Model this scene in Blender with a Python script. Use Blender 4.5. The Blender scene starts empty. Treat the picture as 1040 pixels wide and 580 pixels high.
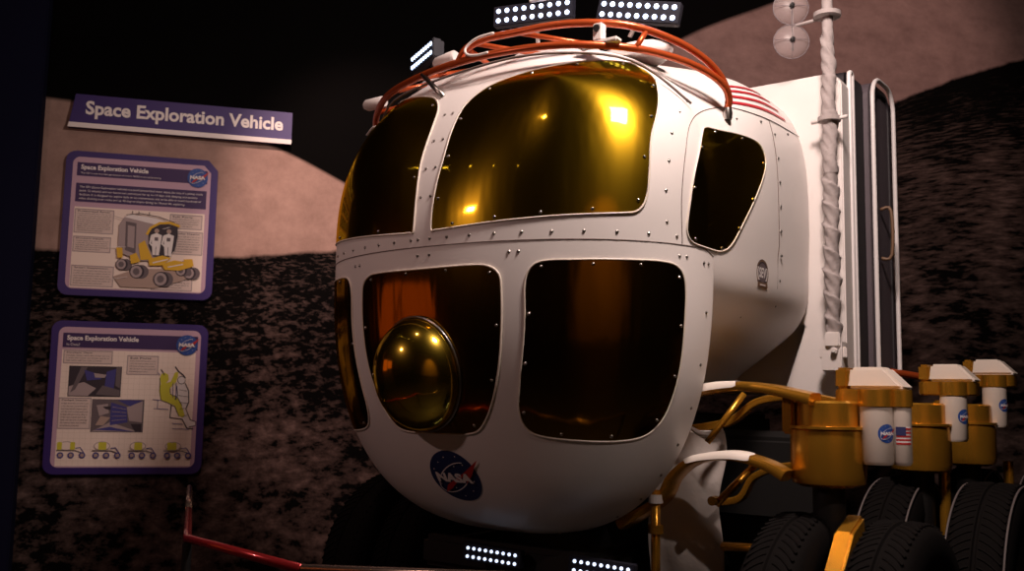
import bpy, bmesh, math, random
import numpy as np
from mathutils import Vector, Matrix
random.seed(4)
S = bpy.context.scene
COL = S.collection
R = math.radians

# ------------------------------------------------------------------ materials
def mat(name, col, rough=.5, metal=0., spec=.5, emit=None, estr=0., coat=0., bump=None, var=None):
    m = bpy.data.materials.new(name); m.use_nodes = True
    nt = m.node_tree; b = nt.nodes['Principled BSDF']
    b.inputs['Base Color'].default_value = (*col, 1)
    b.inputs['Roughness'].default_value = rough
    b.inputs['Metallic'].default_value = metal
    b.inputs['Specular IOR Level'].default_value = spec
    b.inputs['Coat Weight'].default_value = coat
    if emit:
        b.inputs['Emission Color'].default_value = (*emit, 1)
        b.inputs['Emission Strength'].default_value = estr
    tc = nt.nodes.new('ShaderNodeTexCoord')
    if bump:
        sc, st, dist = bump
        n = nt.nodes.new('ShaderNodeTexNoise'); n.inputs['Scale'].default_value = sc; n.inputs['Detail'].default_value = 5
        nt.links.new(tc.outputs['Object'], n.inputs['Vector'])
        bp = nt.nodes.new('ShaderNodeBump'); bp.inputs['Strength'].default_value = st; bp.inputs['Distance'].default_value = dist
        nt.links.new(n.outputs['Fac'], bp.inputs['Height']); nt.links.new(bp.outputs['Normal'], b.inputs['Normal'])
    if var:
        sc, amt = var
        n = nt.nodes.new('ShaderNodeTexNoise'); n.inputs['Scale'].default_value = sc; n.inputs['Detail'].default_value = 6
        nt.links.new(tc.outputs['Object'], n.inputs['Vector'])
        mr = nt.nodes.new('ShaderNodeMapRange'); mr.inputs['From Min'].default_value = .3; mr.inputs['From Max'].default_value = .7
        mr.inputs['To Min'].default_value = 1 - amt; mr.inputs['To Max'].default_value = 1
        nt.links.new(n.outputs['Fac'], mr.inputs['Value'])
        mx = nt.nodes.new('ShaderNodeMix'); mx.data_type = 'RGBA'; mx.blend_type = 'MULTIPLY'
        mx.inputs['Factor'].default_value = 1; mx.inputs['A'].default_value = (*col, 1)
        nt.links.new(mr.outputs['Result'], mx.inputs['B']); nt.links.new(mx.outputs['Result'], b.inputs['Base Color'])
    return m

def film(name, col, r0, r1, mixf, wob=.25, tint=0., aniso=0.):
    """gold vacuum film on dark glass: sharp mirror lobe + wide lobe, faintly rippled"""
    m = bpy.data.materials.new(name); m.use_nodes = True
    nt = m.node_tree; nt.nodes.clear()
    out = nt.nodes.new('ShaderNodeOutputMaterial')
    a = nt.nodes.new('ShaderNodeBsdfAnisotropic'); b = nt.nodes.new('ShaderNodeBsdfAnisotropic')
    a.inputs['Color'].default_value = (*col, 1); b.inputs['Color'].default_value = (*[c * .9 for c in col], 1)
    a.inputs['Roughness'].default_value = r0; b.inputs['Roughness'].default_value = r1
    if aniso:
        tg = nt.nodes.new('ShaderNodeTangent'); tg.direction_type = 'RADIAL'; tg.axis = 'Z'
        b.inputs['Anisotropy'].default_value = aniso; nt.links.new(tg.outputs[0], b.inputs['Tangent'])
    mx = nt.nodes.new('ShaderNodeMixShader'); mx.inputs[0].default_value = mixf
    nt.links.new(a.outputs[0], mx.inputs[1]); nt.links.new(b.outputs[0], mx.inputs[2])
    tc = nt.nodes.new('ShaderNodeTexCoord'); mp = nt.nodes.new('ShaderNodeMapping')
    mp.inputs['Scale'].default_value = (3.5, 3.5, .6)
    n = nt.nodes.new('ShaderNodeTexNoise'); n.inputs['Scale'].default_value = 2.2; n.inputs['Detail'].default_value = 2
    nt.links.new(tc.outputs['Object'], mp.inputs['Vector']); nt.links.new(mp.outputs['Vector'], n.inputs['Vector'])
    bp = nt.nodes.new('ShaderNodeBump'); bp.inputs['Strength'].default_value = wob; bp.inputs['Distance'].default_value = .02
    nt.links.new(n.outputs['Fac'], bp.inputs['Height'])
    nt.links.new(bp.outputs['Normal'], a.inputs['Normal']); nt.links.new(bp.outputs['Normal'], b.inputs['Normal'])
    nt.links.new(mx.outputs[0], out.inputs['Surface'])
    return m

WHITE = mat('white_paint', (.80, .76, .74), .42, var=(2.5, .05), bump=(3, .05, .01))
WHITE2 = mat('white_panel_paint', (.78, .73, .71), .5, var=(3, .06))
EDGE = mat('window_bead', (.80, .72, .62), .4, 0.)
FILM = film('gold_film', (.60, .37, .018), .06, .31, .32, wob=.14, aniso=.3)
FILMD = film('dark_gold_film', (.26, .135, .012), .10, .32, .16)
BUBF = film('gold_bubble', (.62, .42, .05), .09, .3, .2, .05)
SCREW = mat('screw_steel', (.35, .33, .31), .3, 1.)
SEAM = mat('seam_dark', (.16, .12, .11), .8)
ORANGE = mat('orange_tube', (.50, .085, .02), .3, 0.5, coat=.3)
GREYROOF = mat('roof_liner', (.5, .46, .46), .6)
BLACK = mat('black_metal', (.015, .014, .015), .5, .3)
DARK = mat('dark_chassis', (.008, .007, .007), .6, .2)
LEDM = mat('led_lit', (.8, .85, 1), .4, emit=(.55, .69, 1), estr=3.2)
HOUS = mat('lamp_housing', (.004, .005, .014), .6, .1)
LEDL = mat('led_dim', (.8, .85, 1), .4, emit=(.66, .76, 1), estr=1.5)
GOLD = mat('gold_paint', (.70, .34, .035), .27, .75, var=(6, .15))
CANW = mat('canister_white', (.66, .58, .51), .4)
PATCH = mat('arm_white', (.8, .73, .66), .45)
RUB = mat('tyre_rubber', (.0055, .0045, .0044), .85, spec=.08, bump=(60, .3, .004))
RUBHI = mat('tyre_highlight', (.12, .10, .10), .6)
HUB = mat('wheel_hub', (.05, .04, .03), .45, .7)
CLOTH = mat('white_cloth', (.55, .50, .47), .85, bump=(9, .35, .03))
WRAP = mat('mast_wrap', (.36, .315, .31), .75, bump=(30, .6, .01))
BULK = mat('bulkhead_white', (.80, .75, .73), .5)
BULKG = mat('recess_grey', (.10, .08, .095), .55)
BULKD = mat('groove_dark', (.015, .012, .016), .6)
BEAD = mat('frame_bead', (.82, .78, .78), .35)
DISH = bpy.data.materials.new('smoked_dish'); DISH.use_nodes = True
_b = DISH.node_tree.nodes['Principled BSDF']; _b.inputs['Base Color'].default_value = (.45, .38, .38, 1)
_b.inputs['Roughness'].default_value = .35; _b.inputs['Alpha'].default_value = .38
STRIPE = mat('red_stripe', (.45, .02, .03), .45)
NBLUE = mat('logo_blue', (.012, .02, .10), .45)
NBLUE2 = mat('logo_blue_bright', (.02, .07, .30), .45)
NRED = mat('logo_red', (.42, .02, .02), .45)
NWHT = mat('logo_white', (.75, .72, .72), .45)
NAVY = mat('flag_navy', (.03, .035, .12), .5)
BRASS = mat('patch_bronze', (.16, .09, .05), .5)
CREAM = mat('print_cream', (.86, .72, .63), .6)
LILAC = mat('print_lilac', (.50, .33, .42), .6)
PURP = mat('board_purple', (.034, .015, .145), .45, var=(3, .15))
PURPD = mat('print_purple', (.035, .012, .085), .55)
CALL = mat('print_callout', (.68, .55, .50), .6)
INK = mat('print_ink', (.12, .08, .08), .6)
INKD = mat('print_ink_dark', (.03, .02, .03), .6)
TXT = mat('print_white', (.8, .74, .72), .5)
GRID = mat('print_grid', (.70, .57, .48), .6)
PBLUE = mat('print_blue', (.05, .045, .22), .6)
PGREY = mat('print_grey', (.13, .10, .11), .6)
PGREY2 = mat('print_grey_light', (.38, .30, .30), .6)
PYEL = mat('print_yellow', (.72, .42, .02), .6)
PYG = mat('print_lime', (.60, .56, .04), .6)
PSAND = mat('print_sand', (.42, .30, .25), .6)
STEEL = mat('rail_steel', (.50, .38, .30), .22, .9)
REDLIT = mat('rail_red_light', (.38, .025, .028), .22, .5, coat=.5)  # red light on the steel tube, put into its base colour
NAVYW = mat('navy_wall', (.004, .0045, .018), .8, spec=.1)
FLOORM = mat('floor_dark', (.02, .017, .016), .55, var=(4, .3))
CEILM = mat('ceiling_black', (.008, .008, .009), .8)

# ------------------------------------------------------------------ object helpers
def link(o, parent=None):
    COL.objects.link(o)
    if parent: o.parent = parent
    return o

def mesh(name, verts, faces, m, parent=None, smooth=False, loc=None):
    me = bpy.data.meshes.new(name)
    me.from_pydata([tuple(map(float, v)) for v in verts], [], faces)
    for x in (m if isinstance(m, (list, tuple)) else [m]): me.materials.append(x)
    me.update()
    if smooth:
        for p in me.polygons: p.use_smooth = True
    o = bpy.data.objects.new(name, me)
    if loc: o.location = loc
    return link(o, parent)

def smooth_by_angle(o, ang=35):
    bm = bmesh.new(); bm.from_mesh(o.data)
    for e in bm.edges:
        if len(e.link_faces) == 2 and e.calc_face_angle(0) > R(ang): e.smooth = False
    for f in bm.faces: f.smooth = True
    bm.to_mesh(o.data); bm.free()

def empty(name, label, cat, loc=(0, 0, 0), rz=0, group=None):
    o = bpy.data.objects.new(name, None); o.location = loc; o.rotation_euler = (0, 0, rz)
    COL.objects.link(o); o['label'] = label; o['category'] = cat
    if group: o['group'] = group
    return o

def spline(pts, n=8, closed=False):
    P = [np.array(p, float) for p in pts]; out = []
    k = len(P); rng = range(k if closed else k - 1)
    for i in rng:
        if closed: a, b, c, d = P[(i - 1) % k], P[i], P[(i + 1) % k], P[(i + 2) % k]
        else: a, b, c, d = P[max(i - 1, 0)], P[i], P[i + 1], P[min(i + 2, k - 1)]
        for j in range(n):
            t = j / n
            out.append(.5 * ((2 * b) + (-a + c) * t + (2 * a - 5 * b + 4 * c - d) * t * t + (-a + 3 * b - 3 * c + d) * t ** 3))
    if not closed: out.append(P[-1])
    return out

def tube_vf(pts, r, seg=8, closed=False, cap=True):
    P = [Vector(p) for p in pts]; n = len(P); V = []; F = []
    T = []
    for i in range(n):
        if closed: t = P[(i + 1) % n] - P[i - 1]
        else: t = P[min(i + 1, n - 1)] - P[max(i - 1, 0)]
        T.append(t.normalized() if t.length > 1e-9 else Vector((0, 0, 1)))
    ref = Vector((0, 0, 1)) if abs(T[0].z) < .9 else Vector((1, 0, 0))
    u = T[0].cross(ref).normalized()
    rr = r if hasattr(r, '__len__') else [r] * n
    for i in range(n):
        u = (u - T[i] * u.dot(T[i])).normalized(); w = T[i].cross(u)
        for k in range(seg):
            a = 2 * math.pi * k / seg
            V.append(P[i] + (u * math.cos(a) + w * math.sin(a)) * rr[i])
    m = n if closed else n - 1
    for i in range(m):
        j = (i + 1) % n
        for k in range(seg):
            F.append((i * seg + k, i * seg + (k + 1) % seg, j * seg + (k + 1) % seg, j * seg + k))
    if not closed and cap:
        F.append(tuple(range(seg))[::-1]); F.append(tuple((n - 1) * seg + k for k in range(seg)))
    return V, F

def tube(name, pts, r, m, parent=None, seg=8, closed=False):
    V, F = tube_vf(pts, r, seg, closed); return mesh(name, V, F, m, parent, True)

class MB:
    """collects several shapes into one mesh"""
    def __init__(s): s.V = []; s.F = []; s.M = []
    def add(s, V, F, mi=0):
        o = len(s.V); s.V += [tuple(v) for v in V]; s.F += [tuple(i + o for i in f) for f in F]; s.M += [mi] * len(F); return s
    def box(s, a, b, mi=0):
        x0, y0, z0 = a; x1, y1, z1 = b
        V = [(x, y, z) for x in (x0, x1) for y in (y0, y1) for z in (z0, z1)]
        return s.add(V, [(0, 1, 3, 2), (4, 6, 7, 5), (0, 4, 5, 1), (2, 3, 7, 6), (0, 2, 6, 4), (1, 5, 7, 3)], mi)
    def tube(s, pts, r, seg=8, mi=0, closed=False): return s.add(*tube_vf(pts, r, seg, closed), mi)
    def prism(s, poly, axis, lo, hi, mi=0):
        """extrude a 2-D polygon along axis (0 x, 1 y, 2 z) from lo to hi"""
        n = len(poly)
        def p3(p, h): q = list(p); q.insert(axis, h); return tuple(q)
        V = [p3(p, lo) for p in poly] + [p3(p, hi) for p in poly]
        F = [tuple(range(n)), tuple(range(2 * n - 1, n - 1, -1))] + [(i, (i + 1) % n, n + (i + 1) % n, n + i) for i in range(n)]
        return s.add(V, F, mi)
    def lathe(s, prof, c=(0, 0, 0), seg=32, axis=2, mi=0):
        V = []; F = []; n = len(prof)
        for k in range(seg):
            a = 2 * math.pi * k / seg
            for r, h in prof:
                u, v = r * math.cos(a), r * math.sin(a)
                q = {2: (u, v, h), 0: (h, u, v), 1: (u, h, v)}[axis]
                V.append((q[0] + c[0], q[1] + c[1], q[2] + c[2]))
        for k in range(seg):
            k2 = (k + 1) % seg
            for i in range(n - 1): F.append((k * n + i, k2 * n + i, k2 * n + i + 1, k * n + i + 1))
        return s.add(V, F, mi)
    def build(s, name, m, parent=None, smooth=None, bevel=0, loc=None):
        o = mesh(name, s.V, s.F, m, parent, loc=loc)
        for p, k in zip(o.data.polygons, s.M): p.material_index = k
        bm = bmesh.new(); bm.from_mesh(o.data); bmesh.ops.recalc_face_normals(bm, faces=bm.faces)
        if bevel:
            ed = [e for e in bm.edges if len(e.link_faces) == 2 and e.calc_face_angle(0) > .6]
            bmesh.ops.bevel(bm, geom=ed, offset=bevel, segments=2, affect='EDGES', clamp_overlap=True)
        bm.to_mesh(o.data); bm.free()
        if smooth: smooth_by_angle(o, smooth)
        return o

def circ(cx, cy, r, n=24, ry=None, a0=0, a1=360, rot=0):
    ry = ry or r; out = []
    full = abs(a1 - a0) >= 360
    for i in range(n if full else n + 1):
        a = R(a0 + (a1 - a0) * i / n); x, y = r * math.cos(a), ry * math.sin(a)
        c, s_ = math.cos(R(rot)), math.sin(R(rot)); out.append((cx + x * c - y * s_, cy + x * s_ + y * c))
    return out

def rrect(x0, y0, x1, y1, r, n=5):
    o = []
    for cx, cy, a in ((x1 - r, y1 - r, 0), (x0 + r, y1 - r, 90), (x0 + r, y0 + r, 180), (x1 - r, y0 + r, 270)):
        for i in range(n + 1):
            t = R(a + 90 * i / n); o.append((cx + r * math.cos(t), cy + r * math.sin(t)))
    return o

def stroke(pts, w):
    P = [Vector(p) for p in pts]; L = []; Rr = []
    for i, p in enumerate(P):
        t = (P[min(i + 1, len(P) - 1)] - P[max(i - 1, 0)]).normalized(); nn = Vector((-t.y, t.x)) * w / 2
        L.append(tuple(p + nn)); Rr.append(tuple(p - nn))
    return L, Rr

def text_tris(body, x0, y0, x1, y1, bold=.02, align='L'):
    """text outline stretched into a box; returns 2-D verts and faces"""
    c = bpy.data.curves.new('t', 'FONT'); c.body = body; c.size = 1; c.offset = bold; c.resolution_u = 3
    c.align_x = 'LEFT'
    o = bpy.data.objects.new('t', c); COL.objects.link(o)
    dg = bpy.context.evaluated_depsgraph_get(); dg.update()
    me = bpy.data.meshes.new_from_object(o.evaluated_get(dg))
    V = [(v.co.x, v.co.y) for v in me.vertices]; F = [tuple(p.vertices) for p in me.polygons]
    bpy.data.objects.remove(o); bpy.data.curves.remove(c); bpy.data.meshes.remove(me)
    if not V: return [], []
    ax = min(v[0] for v in V); bx = max(v[0] for v in V); ay = min(v[1] for v in V); by = max(v[1] for v in V)
    return [(x0 + (x - ax) / (bx - ax) * (x1 - x0), y0 + (y - ay) / (by - ay) * (y1 - y0)) for x, y in V], F

class Print:
    """flat print: shapes laid one over the other in (u, v), then mapped on to a surface"""
    def __init__(s): s.L = []; s.k = 0
    def poly(s, pts, m): s.L.append(([tuple(p) for p in pts], [tuple(range(len(pts)))], m, s.k)); s.k += 1; return s
    def line(s, pts, w, m):
        a, b = stroke(pts, w); n = len(a)
        s.L.append((a + b, [(i, i + 1, n + i + 1, n + i) for i in range(n - 1)], m, s.k)); s.k += 1; return s
    def rect(s, x0, y0, x1, y1, m): return s.poly([(x0, y0), (x1, y0), (x1, y1), (x0, y1)], m)
    def text(s, body, x0, y0, x1, y1, m, bold=.02):
        V, F = text_tris(body, x0, y0, x1, y1, bold); s.L.append((V, F, m, s.k)); s.k += 1; return s
    def build(s, name, parent, fn, step=.0006, sub=0):
        V = []; F = []; M = []; mats = []
        for vs, fs, m, k in s.L:
            if m not in mats: mats.append(m)
            if sub:
                bm = bmesh.new(); bv = [bm.verts.new((x, y, 0)) for x, y in vs]
                for f in fs:
                    try: bm.faces.new([bv[i] for i in f])
                    except ValueError: pass
                bmesh.ops.triangulate(bm, faces=bm.faces)
                for _ in range(8):
                    ed = [e for e in bm.edges if e.calc_length() > sub]
                    if not ed: break
                    bmesh.ops.subdivide_edges(bm, edges=ed, cuts=1)
                    bmesh.ops.triangulate(bm, faces=bm.faces)
                bm.verts.index_update(); vs = [(v.co.x, v.co.y) for v in bm.verts]
                fs = [tuple(v.index for v in f.verts) for f in bm.faces]; bm.free()
            o = len(V); V += [fn(x, y, (k + 1) * step) for x, y in vs]
            F += [tuple(i + o for i in f) for f in fs]; M += [mats.index(m)] * len(fs)
        ob = mesh(name, V, F, mats, parent)
        for p, k in zip(ob.data.polygons, M): p.material_index = k
        return ob

def nasa(pr, cx, cy, r, blue=NBLUE, fy=1.):
    f = lambda x, y: (cx + x * r, cy + y * r * fy)
    pr.poly([f(*p) for p in circ(0, 0, 1, 40)], blue)
    for x, y in [(-.5, .55), (-.2, .75), (.5, .5), (.3, .8), (-.7, -.3), (-.3, -.6), (.1, -.75), (.55, -.5), (.75, -.1), (-.75, .3), (.15, .45), (-.1, -.4)]:
        pr.poly([f(*p) for p in circ(x, y, .025, 6)], NWHT)
    pr.line([f(*p) for p in circ(0, 0, .86, 30, .42, 25, 318, rot=35)], .035 * r, NWHT)
    # red swept vector
    pr.poly([f(*p) for p in [(-.62, -.62), (-.42, -.30), (.05, -.02), (.55, .28), (1.18, .72), (.75, .12), (.42, -.22), (.62, .22), (.1, -.12), (-.3, -.45)]], NRED)
    pr.text('NASA', *f(-.74, -.17), *f(.74, .2), NWHT, .055)
    return pr

# ------------------------------------------------------------------ cabin surface
YAW = 36.977
LD, CW, HU, HL = .788, 1.085, 1.05, 1.413        # nose depth, half width, heights above/below the belt
PW, PU, PL, NU, NL, ZB = 2.213, 1.888, 2.313, 2.676, 2.708, 2.444
CC = np.array([0, .9, 2.3])

def dome(s, t):
    s = min(max(s, 0), 1); g = lambda p: max(1 - (1 - s) ** p, 0) ** (1 / p)
    c, sn = math.cos(t), math.sin(t); up = sn >= 0; n = NU if up else NL
    h = HU * g(PU) if up else HL * g(PL)
    return (CW * g(PW) * math.copysign(abs(c) ** (2 / n), c), s * LD, ZB + h * math.copysign(abs(sn) ** (2 / n), sn))

def kb(b):
    k = min(max((b - LD) / .9, 0), 1); return k * k * (3 - 2 * k)
def NUb(b): return NU + 1.9 * kb(b)
LOWX = [0, .5, .7, .88, .99, 1.05, 1.08, 1.085]                    # belly of the cabin body, half width against height
LOWZ = [1.66, 1.74, 1.87, 2.0, 2.09, 2.18, 2.28, 2.444]
def inside(p):
    x, b, z = p
    if b <= 0: return 9.
    s = min(b / LD, 1); g = lambda q: (1 - (1 - s) ** q) ** (1 / q)
    if z >= ZB: n, h = NUb(b), (HU + .05 * kb(b)) * g(PU)
    elif b > LD + .03: return abs(x) / np.interp(z, LOWZ, LOWX) - 1 if z > 1.66 else 1.
    else: n, h = NL, HL * g(PL)
    return abs(x / ((CW + .01 * kb(b)) * g(PW))) ** n + abs((z - ZB) / h) ** n - 1

def cast(o, d, t1=3.):
    lo, hi = 0., t1
    for _ in range(40):
        m = (lo + hi) / 2
        if inside(o + d * m) < 0: lo = m
        else: hi = m
    return o + d * lo

def grad(p):
    e = 1e-3; g = np.array([inside(p + e * np.eye(3)[i]) - inside(p - e * np.eye(3)[i]) for i in range(3)])
    return g / np.linalg.norm(g)

def at(az, el, off=0.):
    """point of the cabin skin seen from its middle in direction az (from the nose) and el"""
    d = np.array([math.sin(az) * math.cos(el), -math.cos(az) * math.cos(el), math.sin(el)])
    p = cast(CC, d)
    return p + grad(p) * off if off else p

def azel(p):
    q = np.array(p) - CC; return math.atan2(q[0], -q[1]), math.atan2(q[2], math.hypot(q[0], q[1]))

# ------------------------------------------------------------------ camera
cam_d = bpy.data.cameras.new('camera'); cam = bpy.data.objects.new('camera', cam_d); COL.objects.link(cam)
pit, rol = R(6.5), R(1.0)
Fv = Vector((0, math.cos(pit), math.sin(pit))); Uv = Vector((0, -math.sin(pit), math.cos(pit))); Xv = Vector((1, 0, 0))
rt = Xv * math.cos(rol) + Uv * math.sin(rol); up = Uv * math.cos(rol) - Xv * math.sin(rol)
cam.matrix_world = Matrix(((rt.x, up.x, -Fv.x, 0), (rt.y, up.y, -Fv.y, 0), (rt.z, up.z, -Fv.z, 1.7), (0, 0, 0, 1)))
cam_d.sensor_width = 36; cam_d.lens = 36 * 1000 / 1040; cam_d.clip_start = .05
cam_d.dof.use_dof = True; cam_d.dof.focus_distance = 5.1; cam_d.dof.aperture_fstop = 2.4
S.camera = cam

# ------------------------------------------------------------------ room
WB = Vector((-2.48, 7.3, 0)); WD = Vector((math.cos(R(15)), math.sin(R(15)), 0)); WN = Vector((math.sin(R(15)), -math.cos(R(15)), 0))
def wp(u, v, off=0.): return WB + WD * u + WN * off + Vector((0, 0, v))

def mural_material():
    m = bpy.data.materials.new('moonscape_mural'); m.use_nodes = True
    nt = m.node_tree; N = nt.nodes; Lk = nt.links; b = N['Principled BSDF']; b.inputs['Roughness'].default_value = .75
    b.inputs['Specular IOR Level'].default_value = .03
    tc = N.new('ShaderNodeTexCoord'); sp = N.new('ShaderNodeSeparateXYZ'); Lk.new(tc.outputs['Object'], sp.inputs[0])
    U, Vv = sp.outputs['X'], sp.outputs['Z']
    def math_(op, a, b_=None, cl=False):
        n = N.new('ShaderNodeMath'); n.operation = op; n.use_clamp = cl
        for i, x in enumerate((a, b_)):
            if x is None: continue
            if isinstance(x, (int, float)): n.inputs[i].default_value = x
            else: Lk.new(x, n.inputs[i])
        return n.outputs[0]
    def curve(pts, u0=-2., u1=9., vmax=7.):
        n = N.new('ShaderNodeFloatCurve'); c = n.mapping.curves[0]
        P = [((u - u0) / (u1 - u0), v / vmax) for u, v in pts]
        c.points[0].location = P[0]; c.points[-1].location = P[-1]
        for p in P[1:-1]: c.points.new(*p)
        n.mapping.update()
        x = math_('MULTIPLY', math_('SUBTRACT', U, u0), 1 / (u1 - u0)); Lk.new(x, n.inputs['Value'])
        return math_('MULTIPLY', n.outputs[0], vmax)
    def noise(scale, det=6, rough=.6, sz=1.):
        mp = N.new('ShaderNodeMapping'); mp.inputs['Scale'].default_value = (1, 1, sz); Lk.new(tc.outputs['Object'], mp.inputs[0])
        n = N.new('ShaderNodeTexNoise'); n.inputs['Scale'].default_value = scale; n.inputs['Detail'].default_value = det
        n.inputs['Roughness'].default_value = rough; Lk.new(mp.outputs[0], n.inputs['Vector']); return n.outputs['Fac']
    def ramp(x, stops):
        n = N.new('ShaderNodeValToRGB'); cr = n.color_ramp
        while len(cr.elements) < len(stops): cr.elements.new(.5)
        for e, (p, c) in zip(cr.elements, stops): e.position = p; e.color = (*c, 1)
        Lk.new(x, n.inputs[0]); return n.outputs[0]
    def mix(f, a, b_):
        n = N.new('ShaderNodeMix'); n.data_type = 'RGBA'
        if isinstance(f, float): n.inputs['Factor'].default_value = f
        else: Lk.new(f, n.inputs['Factor'])
        Lk.new(a, n.inputs['A']); Lk.new(b_, n.inputs['B']); return n.outputs['Result']
    def edge(line, w, wob=0.):
        x = math_('SUBTRACT', line, Vv)
        if wob: x = math_('ADD', x, math_('MULTIPLY', math_('SUBTRACT', noise(5, 4), .5), wob))
        return math_('ADD', math_('MULTIPLY', x, 1 / w), .5, True)
    hillA = edge(curve([(-2, 3.86), (-1, 3.83), (-.3, 3.78), (.43, 3.66), (1.15, 3.37), (1.7, 3.05), (2.4, 2.6), (9, 2.0)]), .03)
    hillB = edge(curve([(-2, 1.), (1.5, 1.5), (3, 4.0), (4.05, 4.84), (4.92, 5.27), (6, 5.75), (9, 6.6)]), .04)
    SOILP = [(-2, 2.72), (-1, 2.71), (.1, 2.71), (1.13, 2.81), (2.5, 3.0), (4.5, 3.6), (6.19, 4.48), (7.7, 5.07), (9, 5.4)]
    soil = edge(curve(SOILP), .03, .06)
    sky = ramp(noise(1.2), [(0, (.001, .001, .001)), (1, (.0025, .002, .002))])
    ha = ramp(noise(3.5, 10, .72), [(.3, (.24, .155, .128)), (.7, (.42, .28, .235))])
    hb = ramp(noise(3.5, 8, .7, 1.6), [(.3, (.20, .125, .115)), (.7, (.34, .22, .20))])
    soil_line = curve(SOILP)
    dep = math_('MAXIMUM', math_('SUBTRACT', soil_line, Vv), 0.)          # how far below the printed horizon
    dd = math_('ADD', dep, .45)
    cb = N.new('ShaderNodeCombineXYZ')                                    # ground texture of the print, finer towards its horizon
    Lk.new(math_('DIVIDE', U, math_('POWER', dd, .7)), cb.inputs[0]); Lk.new(math_('MULTIPLY', math_('LOGARITHM', dd, 2.718), 2.0), cb.inputs[2])
    def gn(sc, det, ro):
        n = N.new('ShaderNodeTexNoise'); n.inputs['Scale'].default_value = sc; n.inputs['Detail'].default_value = det; n.inputs['Roughness'].default_value = ro
        Lk.new(cb.outputs[0], n.inputs['Vector']); return n.outputs['Fac']
    fine, mid_, big = gn(13, 6, .68), gn(4.5, 4, .6), noise(.9, 3, .5)
    x = math_('ADD', math_('ADD', math_('MULTIPLY', fine, .62), math_('MULTIPLY', mid_, .28)), math_('MULTIPLY', big, .30))
    x = math_('ADD', x, math_('MULTIPLY', math_('MINIMUM', dep, 1.4), .075))
    st = ramp(math_('SUBTRACT', x, .197), [(.455, (.003, .0025, .0025)), (.475, (.028, .019, .017)), (.54, (.062, .041, .036)), (.66, (.155, .105, .094))])
    c = mix(hillB, sky, hb); c = mix(hillA, c, ha); c = mix(soil, c, st)
    Lk.new(c, b.inputs['Base Color'])
    return m

wall = mesh('wall_back', [(-5, 0, 0), (11, 0, 0), (11, 0, 7.5), (-5, 0, 7.5), (-5, .12, 0), (11, .12, 0), (11, .12, 7.5), (-5, .12, 7.5)],
            [(0, 1, 2, 3), (5, 4, 7, 6), (0, 4, 5, 1), (3, 2, 6, 7), (0, 3, 7, 4), (1, 5, 6, 2)], mural_material(), loc=tuple(WB))
wall.rotation_euler = (0, 0, R(15)); wall['kind'] = 'structure'
wl = MB().box((-4, -.14, 0), (-1.0, -.001, 7.5)).build('wall_left', NAVYW, bevel=.01, loc=tuple(WB)); wl.rotation_euler = (0, 0, R(15)); wl['kind'] = 'structure'
fl = MB().box((-9, -6, -.1), (11, 13, 0)).build('floor', FLOORM); fl['kind'] = 'structure'
wf = MB().box((-6, -6.1, 0), (8, -6, 7.5)).build('wall_front', mat('umber_wall', (.20, .14, .11), .8)); wf['kind'] = 'structure'
ce = MB().box((-9, -6, 7.5), (11, 13, 7.6)).build('ceiling', CEILM); ce['kind'] = 'structure'

# ------------------------------------------------------------------ signs on the mural
def board(name, label, cat, u0, v0, group=None):
    p = wp(u0, v0, .002); return empty(name, label, cat, tuple(p), R(15), group)
# local frame: x along the wall, z up, -y out of the wall
def onface(y): return lambda x, z, h: (x, -y - h, z)

ts = board('title_sign', 'long purple title sign with white lettering, above both info panels', 'sign', -.834, 3.617)
MB().prism([(0, 0), (1.60, 0), (1.60, .251), (.040, .251)], 1, -.05, 0).build('sign_board', PURP, ts, bevel=.003)
MB().prism([(0, 0), (1.60, 0), (1.60, .036), (.006, .036)], 1, -.054, -.0505).build('white_strip', TXT, ts)
Print().text('Space Exploration Vehicle', .115, .070, 1.532, .205, TXT, .03).build('lettering', ts, onface(.052))

def panel(name, label, u0, v0, w, h, chamfer=False):
    e = board(name, label, 'info panel', u0, v0)
    out = rrect(0, 0, w, h, .07)
    if chamfer: out = [(w, h - .08), (w - .07, h)] + out[6:]
    MB().prism(out, 1, -.035, 0).build('panel_board', PURP, e, bevel=.003)
    f = lambda fx, fy: (fx * w, (1 - fy) * h)
    inn = rrect(.05, .05, w - .05, h - .045, .05)
    if chamfer: inn = [(w - .05, h - .10), (w - .10, h - .045)] + inn[6:]
    Print().poly(inn, LILAC).build('print_field', e, onface(.0352))
    return e, f

def R4(pr, f, x0, y0, x1, y1, m): a = f(x0, y1); b = f(x1, y0); pr.rect(*a, *b, m)
def T4(pr, f, s, x0, y0, x1, y1, m, bold=.015): a = f(x0, y1); b = f(x1, y0); pr.text(s, *a, *b, m, bold)

e1, f1 = panel('info_panel', 'upper square info panel with photo of the rover and callouts, below the title sign', -.832, 2.380, 1.067, 1.066, True)
p = Print(); R4(p, f1, .075, .39, .925, .945, CREAM); p.build('picture_field', e1, onface(.0362))
p = Print(); R4(p, f1, .075, .08, .93, .175, PURPD); R4(p, f1, .075, .225, .93, .355, PURPD)
T4(p, f1, 'Space Exploration Vehicle', .10, .095, .535, .137, TXT, .03)
T4(p, f1, 'The SEV is one of a new generation of rovers NASA is currently testing', .10, .148, .62, .163, TXT, .0)
lines = ['The SEV (Space Exploration Vehicle) is a small pressurized rover about the size of a pickup truck',
         '(with 12 wheels) and can house two astronauts for up to 14 days with sleeping and sanitary',
         'facilities. It is designed to require little or no maintenance and to be able to travel hundreds of',
         'miles climbing over rocks and up 40-degree slopes during its 10-year life exploring.']
for i, (s, xe) in enumerate(zip(lines, (.905, .87, .895, .79))):
    T4(p, f1, s, .10, .243 + i * .027, xe, .262 + i * .027, TXT, .0)
p.build('header_print', e1, onface(.0362))
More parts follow.
